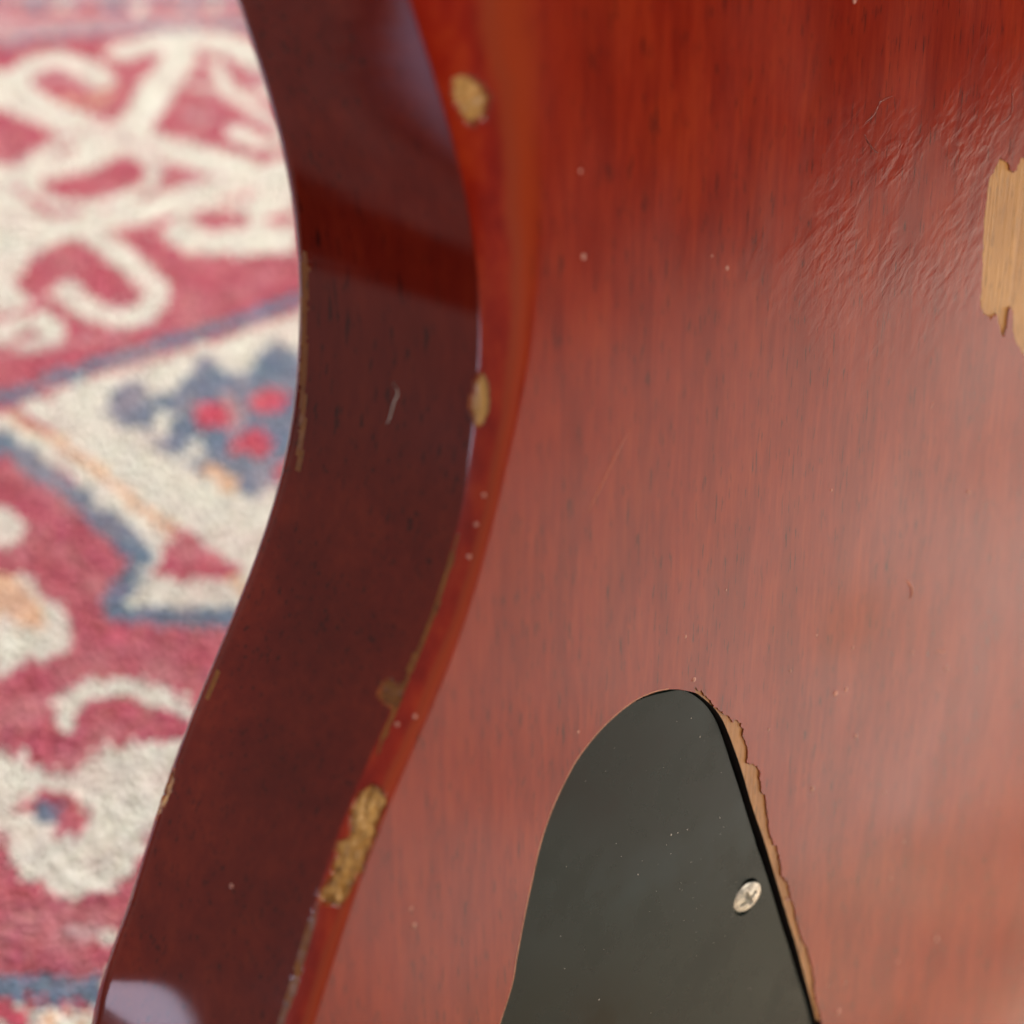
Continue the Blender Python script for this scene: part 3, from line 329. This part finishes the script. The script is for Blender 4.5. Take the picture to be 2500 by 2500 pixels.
BX = np.array((0.69413348, 0.27170801, -0.66659843)); BY = np.array((0, 0.92602882, 0.37745281)); BZ = np.array((0.71984631, -0.26200263, 0.64278761))
cp, sp_ = math.cos(PITCH), math.sin(PITCH)
CM = np.array([[1, 0, 0], [0, sp_, -cp], [0, cp, sp_]])       # camera axes in the room
R3 = CM @ np.stack([BX, BY, BZ], 1)
C0 = CM @ np.array([0, 0, -.206]) + np.array([0, 0, CAM_H])   # a point on the back, 206 mm from the lens
BASE = np.array([.077, -.198, -.0176])
guitar = bpy.data.objects.new('electric_guitar', None); COL.objects.link(guitar)
guitar.matrix_world = Matrix.Translation(C0+R3@BASE) @ Matrix(R3.tolist()).to_4x4()
tag(guitar, 'worn cherry red solid body electric guitar with chipped edges, standing on the rug', 'guitar')
BO = tuple(-BASE)
mm = lambda A: np.asarray(A, float)/1000

VL, NV = loft()
NR, NS = VL.shape[:2]
dS = np.roll(VL, -1, 1)-np.roll(VL, 1, 1); dV = np.gradient(VL, axis=0)
NL = np.cross(dS, dV); NL /= np.maximum(1e-9, np.linalg.norm(NL, axis=2))[..., None]
out2 = VL[NR//2, :, :2].mean(0)
if (NL[NR//2, NV//2, 0]) > 0: NL = -NL
SY = stations()[0][:, 1]
GYs, GVs = np.meshgrid(SY, ROWS_V); VISIBLE = np.zeros((NR, NS), bool); VISIBLE[:, :NV] = True
def strip_poly(line, wid, jit, step=.5):                   # a ragged narrow strip along a line of (y, v) points
    L = np.array(line, float); o = np.argsort(-L[:, 0]); L = L[o]
    yy = np.arange(L[0, 0], L[-1, 0], -step); vv = np.interp(-yy, -L[:, 0], L[:, 1])
    env = np.minimum(1, np.minimum(yy[0]-yy, yy-yy[-1])/3+.15)
    a = [(y, v-env[i]*wid*random.uniform(1-jit, 1)) for i, (y, v) in enumerate(zip(yy, vv))]
    c = [(y, v+env[i]*wid*random.uniform(1-jit, 1)) for i, (y, v) in enumerate(zip(yy, vv))]
    return a+c[::-1]
CHIPS = [
    ('small bare wood chip high on the rounded edge', [[49.12,2.9],[49.12,2.7],[48.68,2.4],[47.8,2.2],[46.48,2.0],[45.16,2.0],[44.5,2.1],[44.06,2.2],[44.28,2.5],[43.62,2.6],[44.28,2.8],[45.16,2.9],[46.26,3.0],[47.14,3.1],[48.02,3.0]], .45),
    ('faint bare wood chip at the waist edge', [[16.56,3.3],[15.68,2.9],[13.92,2.7],[11.94,2.7],[10.62,2.9],[10.18,3.3],[11.06,3.85],[12.38,4.75],[13.92,4.3],[15.68,3.85]], .25),
    ('large splintered bare wood chip low on the edge', [[-27.88,2.8],[-27.66,2.3],[-27.88,1.6],[-28.54,0.8],[-29.2,0.5],[-29.86,0.7],[-30.74,0.7],[-31.4,0.7],[-32.06,0.1],[-32.5,0.0],[-33.38,0.0],[-34.26,0.0],[-34.92,0.0],[-35.36,0.5],[-36.02,0.0],[-36.46,0.4],[-37.12,0.9],[-37.78,0.9],[-38.88,1.0],[-39.54,1.3],[-40.2,1.5],[-40.42,2.3],[-40.64,2.9],[-40.42,3.4],[-39.54,3.5],[-38.44,3.2],[-37.56,3.0],[-36.9,3.2],[-35.58,3.2],[-34.92,3.4],[-34.04,3.4],[-33.82,3.1],[-33.16,2.7],[-32.5,2.9],[-31.84,3.1],[-30.74,3.3],[-29.86,3.3],[-28.76,3.1]], .70),
    ('tiny flake missing beside the edge', [[-17.98,5.65],[-18.2,4.3],[-19.3,3.1],[-20.4,3.3],[-20.84,4.75],[-20.18,6.1],[-19.08,6.55]], .30),
    ('thin worn line along the rounded edge', strip_poly([(-1.7,3.3),(-12,3.35),(-18,3.4),(-26,3.1)], .17, .6), .08),
    ('thin pale worn line below the large chip', strip_poly([(-40.8,3.3),(-46,3.35),(-50,3.3),(-56,3.5)], .26, .35), .10),
    ('amber wear along the far front edge', strip_poly([(27,31.0),(18,31.6),(10,31.4),(4,30.6),(-2,29.8)], .42, .4, .22), .06),
    ('short amber wear on the far front edge', strip_poly([(-24.5,31.3),(-28.8,31.0)], .45, .5, .22), .06),
    ('chipped far front edge', strip_poly([(-36,32.0),(-39,32.4),(-43,32.4)], 1.0, .5), .4),
]
CID = np.full((NR, NS), -1)
VD = VL.copy()
rough_n = rng.standard_normal((NR, NS))
for _ in range(7): rough_n = (rough_n+np.roll(rough_n, 1, 0)+np.roll(rough_n, -1, 0)+np.roll(rough_n, 1, 1)+np.roll(rough_n, -1, 1))/5
rough_n /= rough_n.std()
for ci, (lab, poly, dep) in enumerate(CHIPS):
    hit = in_poly(GYs+rng.normal(0, .06, GYs.shape), GVs, poly) & VISIBLE & (GVs > .3)
    CID[hit] = ci
    ridge = .5+.5*np.sin(GYs*7.5+GVs*3.4+1.2*rough_n+1.5*np.sin(GYs*.9))
    dd = dep*(.70+.28*rough_n+.20*ridge*min(1, dep*2))
    VD[hit] -= NL[hit]*np.clip(dd[hit], .03, 2)[:, None]
    if dep > .4:                                            # lifted lacquer lip round the deep chips
        ring = (~hit) & VISIBLE & (np.roll(hit, 1, 0) | np.roll(hit, -1, 0) | np.roll(hit, 1, 1) | np.roll(hit, -1, 1))
        VD[ring] += NL[ring]*rng.uniform(-.12, .16, ring.sum())[:, None]
# faces of the loft
r_, s_ = np.meshgrid(np.arange(NR-1), np.arange(NS), indexing='ij')
s2 = (s_+1) % NS
quad = np.stack([r_*NS+s_, (r_+1)*NS+s_, (r_+1)*NS+s2, r_*NS+s2], -1)
cf = np.stack([CID[r_, s_], CID[r_+1, s_], CID[r_+1, s2], CID[r_, s2]], -1)
own = np.where((cf >= 0).sum(-1) >= 2, cf.max(-1), -1).reshape(-1); quad = quad.reshape(-1, 4)
side_q = ROWS_V[r_].reshape(-1) >= RB-.01
allv = mm(VD.reshape(-1, 3))
bm = bmesh.new(); ev = bm.verts.layers.float.new('edge_v')
vb = [bm.verts.new(v) for v in allv]
for k in range(NR*NS): vb[k][ev] = min(1.0, ROWS_V[k//NS]/RB)
for q, c, s in zip(quad, own, side_q):
    if c < 0:
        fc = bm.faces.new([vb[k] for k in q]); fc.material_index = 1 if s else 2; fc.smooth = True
bm.edges.ensure_lookup_table()
# front face
ff = bm.faces.new([vb[(NR-1)*NS+k] for k in range(NS)]); ff.material_index = 0
# --- the flat back with its openings
REC_L = [[30.74,-34.67],[27.37,-33.86],[23.55,-33.58],[19.33,-34.28],[15.73,-35.57],[12.21,-37.62],[9.73,-40.07],[7.29,-43.29],[5.35,-47.12],[3.9,-51.59],[2.45,-56.5],[0.98,-62.26],[-0.0,-66.28],[-2.23,-70.97]]
REC_R = [[32.25,-35.28],[34.6,-36.47],[36.52,-37.59],[38.75,-39.57],[41.05,-41.96],[42.65,-44.1],[44.04,-46.53],[45.48,-49.34],[47.27,-53.04],[48.81,-56.51],[50.72,-61.1],[52.31,-64.53],[53.91,-67.83],[55.56,-71.38],[56.58,-73.78],[58.31,-77.79],[60.21,-82.19],[62.48,-87.39],[65.12,-93.25],[67.21,-98.39],[69.72,-104.61],[71.55,-109.04],[73.44,-113.81]]
REC_B = [(-4.4,-79),(-6,-95),(-3,-115),(6,-132),(22,-143),(42,-148),(62,-147),(76,-141),(81,-132),(78.5,-123.5)]
STRIP = [[35.98,-36.37],[36.72,-37.06],[38.45,-38.63],[40.74,-41.0],[42.05,-42.52],[43.08,-43.43],[44.23,-44.13],[44.65,-44.9],[45.93,-45.43],[47.11,-46.38],[47.84,-47.71],[47.8,-48.73],[48.54,-50.07],[49.1,-51.35],[49.21,-52.8],[49.09,-53.8],[51.49,-54.98],[52.24,-56.19],[52.64,-57.79],[53.02,-59.21],[53.41,-60.65],[54.29,-61.76],[54.86,-63.65],[55.25,-65.67],[55.64,-67.88],[56.5,-69.94],[57.47,-71.71],[57.88,-71.93],[58.96,-74.31],[59.36,-75.87],[59.81,-77.99],[61.22,-79.71],[62.1,-81.01],[62.7,-83.24],[63.82,-85.57],[64.96,-89.18],[66.98,-93.66],[68.53,-95.94],[69.62,-98.74],[70.59,-101.49],[71.59,-104.48],[71.43,-105.54],[73.02,-110.05],[74.54,-113.8],[75.93,-117.54]]
PATCH = [[112.03,25.13],[111.13,25.15],[110.41,24.35],[110.17,23.37],[108.09,23.78],[107.68,24.74],[106.41,25.58],[104.85,26.2],[103.7,25.08],[103.21,24.27],[102.16,23.09],[102.07,22.0],[102.12,20.43],[101.86,18.01],[102.0,15.74],[102.5,12.24],[102.91,9.18],[103.24,6.34],[103.11,4.73],[103.62,3.22],[105.18,1.96],[106.66,1.18],[108.88,1.33],[109.62,-0.15],[110.69,-2.06],[111.75,-2.77],[112.25,-1.42],[112.36,0.98],[112.92,1.58],[113.99,0.4],[114.38,-2.11],[115.54,-4.31],[117.04,-5.87],[119.06,-7.56],[122.14,-9.52],[125.01,-13.34],[126.66,-11.6],[131.35,-16.99],[132.14,-11.42],[136.07,-10.14],[136.29,0.43],[135.22,10.28],[131.51,19.57],[125.12,23.73],[122.72,22.78],[119.59,25.13],[116.01,24.05]]
def densify(P, step, closed=True):
    P = np.asarray(P, float); out = []
    for i in range(len(P) if closed else len(P)-1):
        a, b = P[i], P[(i+1) % len(P)]; k = max(1, int(np.linalg.norm(b-a)/step))
        for t in range(k): out.append(a+(b-a)*t/k)
    if not closed: out.append(P[-1])
    return np.array(out)
def smooth_open(P, k=6):
    P = np.asarray(P, float); return catmull(np.vstack([2*P[0]-P[1], P, 2*P[-1]-P[-2]]), k)
recess_line = np.vstack([smooth_open(np.array(REC_L)[::-1]), smooth_open(REC_R), smooth_open(np.vstack([[(75.6,-119)], REC_B[::-1]])) ])
recess_loop = densify(recess_line, 1.0)
iL = smooth_open(np.array(REC_L)[::-1]); iR = smooth_open(REC_R)
strip_in = iR[12:]                                           # the recess edge the worn strip borders
strip_out = densify(STRIP[:-1], .35, False); strip_out[1:-1] += rng.normal(0, 1, strip_out[1:-1].shape)*np.array([.10, .16])
bottom = smooth_open(np.vstack([[(75.6,-119)], REC_B[::-1]]))
hole_a = np.vstack([iL, iR[:12], strip_out, bottom])
patch = densify(PATCH, .4); patch += rng.normal(0, 1, patch.shape)*np.array([.07, .16])
def add_loop(bm, P, z): 
    vs_ = [bm.verts.new((p[0]/1000, p[1]/1000, z/1000)) for p in P]
    return [bm.edges.new((vs_[i], vs_[(i+1) % len(vs_)])) for i in range(len(vs_))]
row0 = [bm.edges.get((vb[k], vb[(k+1) % NS])) for k in range(NS)]
ed = row0+add_loop(bm, hole_a, 0)+add_loop(bm, patch, 0)
res = bmesh.ops.triangle_fill(bm, use_beauty=True, use_dissolve=False, edges=ed, normal=(0, 0, 1))
for fc in [e for e in res['geom'] if isinstance(e, bmesh.types.BMFace)]:
    fc.material_index = 0; fc.smooth = True
    if fc.normal.z < 0: fc.normal_flip()
for v in [v for v in bm.verts if not v.link_faces]: bm.verts.remove(v)
me = bpy.data.meshes.new('body'); bm.to_mesh(me); bm.free()
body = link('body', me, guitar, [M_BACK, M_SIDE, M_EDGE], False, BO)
for ci, (lab, poly, dep) in enumerate(CHIPS):
    q = quad[own == ci]
    if not len(q): continue
    ids = np.unique(q); rm = {int(k): i for i, k in enumerate(ids)}
    rim = (cf.reshape(-1, 4)[own == ci] < 0).any(1) if dep > .2 else np.zeros(len(q), bool)
    o = link('bare_wood_chip', mesh('bare_wood_chip', allv[ids], [[rm[int(k)] for k in f] for f in q]), body, [M_AMBER if 'line' in lab or 'amber' in lab or 'flake' in lab else M_CHIP, M_RIM])
    for p_, r2 in zip(o.data.polygons, rim): p_.material_index = int(r2)
    o['label'] = lab
def fill(P, z, holes=()):
    b = bmesh.new(); e = add_loop(b, P, z)
    for h in holes: e += add_loop(b, h, z)
    r = bmesh.ops.triangle_fill(b, use_beauty=True, edges=e, normal=(0, 0, 1))
    for f in b.faces:
        if f.normal.z < 0: f.normal_flip()
    return b
def wall(b, P, z0, z1, closed=True, mi=0, P1=None):
    P1 = P if P1 is None else P1; n = len(P)
    a = [b.verts.new((p[0]/1000, p[1]/1000, z0/1000)) for p in P]; c = [b.verts.new((p[0]/1000, p[1]/1000, z1/1000)) for p in P1]
    for i in range(n if closed else n-1):
        j = (i+1) % n; f = b.faces.new((a[i], c[i], c[j], a[j])); f.material_index = mi; f.smooth = True
def finish(b, name, parent, mats, smooth=False, recalc=True):
    if recalc: bmesh.ops.recalc_face_normals(b, faces=b.faces[:])
    m_ = bpy.data.meshes.new(name); b.to_mesh(m_); b.free(); return link(name, m_, parent, mats, smooth)
DEP = .30
b = fill(patch, -DEP); wall(b, patch, 0, -DEP, True, 1)
o = finish(b, 'bare_wood_patch', body, [M_BARE, M_RIM], recalc=False); o['label'] = 'ragged patch of bare tan wood on the back'
sp_loop = np.vstack([strip_out, strip_in[::-1]])
b = fill(sp_loop, -DEP); wall(b, strip_out, 0, -DEP, False, 1)
o = finish(b, 'bare_wood_strip', body, [M_WORN, M_RIM], recalc=False); o['label'] = 'splintered strip of bare wood along the control cover'
# cavity
cav = np.vstack([iL, iR, bottom])
b = bmesh.new(); wall(b, cav, -.02, -9); 
b2 = fill(cav, -9); 
finish(b, 'cavity_wall', body, [M_CAVITY], True, False); finish(b2, 'cavity_floor', body, [M_CAVITY], False, False)

edge_w = .16+.10*np.abs(np.sin(np.arange(len(iL))*.37))*np.sin(np.linspace(0, math.pi, len(iL)))
tl = np.roll(iL, -1, 0)-np.roll(iL, 1, 0); tl[0] = iL[1]-iL[0]; tl[-1] = iL[-1]-iL[-2]; tl /= np.linalg.norm(tl, axis=1)[:, None]
oute = iL+np.stack([-tl[:, 1], tl[:, 0]], 1)*edge_w[:, None]
b = bmesh.new(); wall(b, oute, .012, .02, False, 0, P1=iL); wall(b, iL, .02, -.35, False, 0)
o = finish(b, 'rubbed_cavity_edge', body, [M_RUB], True, False); o['label'] = 'thin rubbed line along the left edge of the cover recess'
# --- control cover
def inset(P, d):
    P = np.asarray(P, float); t = np.roll(P, -1, 0)-np.roll(P, 1, 0); t /= np.linalg.norm(t, axis=1)[:, None]
    nrm = np.stack([t[:, 1], -t[:, 0]], 1)
    A = .5*np.sum(P[:, 0]*np.roll(P[:, 1], -1)-np.roll(P[:, 0], -1)*P[:, 1])
    return P-nrm*d*np.sign(A)
ZC = -.8
COV_R = np.array([[32.37,-35.86],[34.47,-36.83],[36.64,-38.39],[38.88,-40.41],[40.68,-42.62],[42.02,-44.67],[43.43,-47.45],[44.89,-50.63],[46.39,-54.04],[48.51,-58.67],[50.4,-63.11],[52.32,-67.45],[53.97,-71.38],[54.54,-72.43],[56.63,-77.01],[59.12,-82.74],[61.38,-88.12],[63.63,-93.06],[65.65,-97.79],[67.7,-102.42],[70.42,-108.07],[72.66,-113.8]])
cl = inset(np.vstack([iL, iR, bottom]), .7)
nl = len(iL); nb = len(bottom)
cov = np.vstack([cl[:nl-2], smooth_open(COV_R, 5)+np.array([.42, .15]), cl[-nb:]+np.array([-.6, .6])])
for _ in range(2): cov = (np.roll(cov, 1, 0)+2*cov+np.roll(cov, -1, 0))/4
SCR = np.array([[52.03,-78.56]][0])
ang = np.linspace(0, 2*math.pi, 40, endpoint=False)
circ = lambda r: SCR+r*np.stack([np.cos(ang), np.sin(ang)], 1)
RH = 2.75
cover_top = inset(cov, .14)
b = fill(cover_top, ZC, [circ(RH+.35)])
for f in b.faces: f.smooth = False
wall(b, cover_top, ZC, ZC-.22, P1=inset(cov, .05)); wall(b, inset(cov, .05), ZC-.22, ZC-1.7, P1=cov)
wall(b, circ(RH+.35), ZC, ZC-1.25, P1=circ(RH-.5))
cover = finish(b, 'control_cover', guitar, [M_PLASTIC], False, True); cover.location = BO
# nick in the cover edge
nk = [[66.78,-98.98]][0]
# --- screw
def screw_mesh(R):
    G = 61; u = np.linspace(-1, 1, G); U, W = np.meshgrid(u, u)
    # square-to-disc map keeps a clean rim
    X = U*np.sqrt(1-W*W/2); Y = W*np.sqrt(1-U*U/2); r2 = X*X+Y*Y
    c, s = math.cos(.55), math.sin(.55); Xr, Yr = X*c+Y*s, -X*s+Y*c
    slot = np.maximum(np.clip((.15-np.abs(Xr))/.05, 0, 1)*np.clip((.62-np.abs(Yr))/.10, 0, 1), np.clip((.15-np.abs(Yr))/.05, 0, 1)*np.clip((.62-np.abs(Xr))/.10, 0, 1))
    Z = .62*(1-r2)**.8-1.25*slot*np.clip(1.1-np.sqrt(r2), 0, 1)
    V = np.stack([X*R, Y*R, Z], -1).reshape(-1, 3)
    i = np.arange(G-1)[:, None]*G+np.arange(G-1)[None]
    F = np.stack([i, i+1, i+G+1, i+G], -1).reshape(-1, 4).tolist()
    ringi = list(range(G))+[k*G+G-1 for k in range(1, G)]+[G*G-1-k for k in range(1, G)]+[k*G for k in range(G-2, 0, -1)]
    V = V.tolist(); n0 = len(V); m_ = len(ringi)
    for k in ringi: V.append([V[k][0]*.99, V[k][1]*.99, -.22])
    for k in ringi: V.append([V[k][0]*.45, V[k][1]*.45, -1.5])
    for k in range(m_):
        j = (k+1) % m_
        F.append([ringi[j], ringi[k], n0+k, n0+j]); F.append([n0+j, n0+k, n0+m_+k, n0+m_+j])
    return mesh('cover_screw', mm(V), F)
scr = link('cover_screw', screw_mesh(RH), cover, [M_NICKEL], True)
scr.location = (SCR[0]/1000, SCR[1]/1000, (ZC+.10)/1000); scr.rotation_euler = (math.radians(7), math.radians(-12), 0)
scr['label'] = 'small nickel cross head screw set crooked in the cover'

# --- specks, hairs and scratches
def dome(b, p, r, h, nrm=(0, 0, 1)):
    nrm = Vector(nrm).normalized(); a = nrm.orthogonal().normalized(); c = nrm.cross(a); p = Vector(p)
    rings = []
    for k, (rr, hh_) in enumerate(((1, -.2), (.85, .45), (.5, .85))):
        rings.append([b.verts.new(p+(a*math.cos(t)+c*math.sin(t))*r*rr*random.uniform(.85, 1.15)+nrm*h*hh_) for t in np.linspace(0, 2*math.pi, 10, endpoint=False)])
    top = b.verts.new(p+nrm*h)
    for A, B_ in zip(rings[:-1], rings[1:]):
        for i in range(10): b.faces.new((A[i], A[(i+1) % 10], B_[(i+1) % 10], B_[i]))
    for i in range(10): b.faces.new((rings[-1][i], rings[-1][(i+1) % 10], top))
SPECKS = [[33.44,-27.8],[75.08,-44.46],[92.77,-51.63],[77.91,-60.95],[66.67,-65.61],[88.08,-75.47],[130.37,-63.13],[95.86,-88.55],[92.8,-94.46],[110.72,-116.1],[97.77,-114.16],[75.75,-107.18],[81.07,-109.52],[35.65,-35.11],[12.12,-33.73],[54.01,-50.14],[71.1,-50.79],[73.99,-51.2],[104.43,-58.8],[79.49,-114.64],[62.01,-83.54],[58.6,-42.3],[64.88,-38.7],[123.98,-93.49],[63.1,52.15],[10.99,37.8],[11.69,27.94],[38.82,21.59],[35.61,23.73],[66.0,-16.0],[105.69,-27.46],[-17.28,-45.7],[-16.89,-48.33],[41.99,-23.76]]
b = bmesh.new()
for k, p in enumerate(SPECKS): 
    r = random.choice((.2, .26, .34, .42, .55))
    dome(b, (p[0]/1000, p[1]/1000, 0), r/1000, r*.5/1000)
o = finish(b, 'lacquer_blisters', body, [M_SPECK], True, True); o['kind'] = 'stuff'
b = bmesh.new()
for p in [[44.2,-61.06],[33.0,-58.85],[34.49,-59.19],[36.71,-59.68],[22.24,-57.38],[26.77,-60.2],[25.94,-62.04],[18.25,-78.85],[38.7,-45.49],[36.47,-41.67]]: dome(b, (p[0]/1000, p[1]/1000, ZC/1000), random.uniform(.05, .16)/1000, .08/1000)
for _ in range(70):
    q = cover_top[random.randrange(len(cover_top))]*random.random(); c_ = cover_top.mean(0); q = c_+(cover_top[random.randrange(len(cover_top))]-c_)*random.uniform(.05, .93)
    dome(b, (q[0]/1000, q[1]/1000, ZC/1000), random.uniform(.02, .07)/1000, .04/1000)
o = finish(b, 'dust_specks', cover, [M_DUST], True, True); o['kind'] = 'stuff'
def surf(y, v, lift=.05):
    j = int(np.abs(SY[:NV]-y).argmin()); i = int(np.abs(ROWS_V-v).argmin()); return (VL[i, j]+NL[i, j]*lift), NL[i, j]
b = bmesh.new()
for y, v in [[-0.38,2.1],[-3.9,2.0],[2.92,2.0],[-20.4,1.6],[-21.72,2.7]]:
    p, nn = surf(y, v, 0); dome(b, mm(p), .28/1000, .16/1000, nn)
p, nn = surf(*[[-44.16,16.9]][0], 0); dome(b, mm(p), .3/1000, .1/1000, nn)
o = finish(b, 'edge_beads', body, [M_SPECK], True, True); o['kind'] = 'stuff'
def tube(name, pts, r, m, parent, label):
    P = catmull(np.vstack([2*pts[0]-pts[1], pts, 2*pts[-1]-pts[-2]]), 5); b = bmesh.new(); prev = None
    for k, p in enumerate(P):
        t = Vector(P[min(k+1, len(P)-1)]-P[max(k-1, 0)]).normalized(); a = t.orthogonal().normalized(); c = t.cross(a)
        rr = r*(.35+.65*math.sin(math.pi*(k+.5)/len(P)))
        ring = [b.verts.new(Vector(p)+(a*math.cos(q)+c*math.sin(q))*rr) for q in (0, 1.57, 3.14, 4.71)]
        if prev: 
            for i in range(4): b.faces.new((prev[i], prev[(i+1) % 4], ring[(i+1) % 4], ring[i]))
        prev = ring
    o = finish(b, name, parent, [m], True, True); o['label'] = label
for k, h in enumerate([[[22.38,6.42],[19.05,3.03],[15.77,-0.87],[13.59,-3.45],[11.56,-6.07]],[[88.81,-37.48],[90.83,-39.91],[90.18,-41.82]],[[100.26,-53.74],[102.37,-55.03],[104.35,-55.44]],[[92.37,-8.65],[91.7,-9.47],[91.21,-10.0]]]):
    tube('scratch', np.array([(p[0], p[1], -.08) for p in h])/1000, (.16, .3, .2, .15)[k]/1000, M_SCAR, body, 'rubbed orange scratch in the finish')
for k, h in enumerate([[[73.71,38.87],[71.59,38.62],[70.58,38.15],[70.0,37.24],[69.02,36.58],[67.04,35.65]],[[105.83,36.8],[106.51,34.56],[106.53,32.39],[104.54,31.54],[102.92,31.1]],[[67.53,34.61],[68.76,33.26],[70.75,31.8],[71.49,31.59]]]):
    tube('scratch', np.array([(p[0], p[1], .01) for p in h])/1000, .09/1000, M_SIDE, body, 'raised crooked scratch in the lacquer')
tube('scratch', np.array([mm(surf(y, v)[0]) for y, v in [[12.6,16.45],[11.5,15.55],[10.18,16.0],[8.2,16.45],[7.32,16.9]]]), .10/1000, M_DUST, body, 'short pale scratch on the dark side')
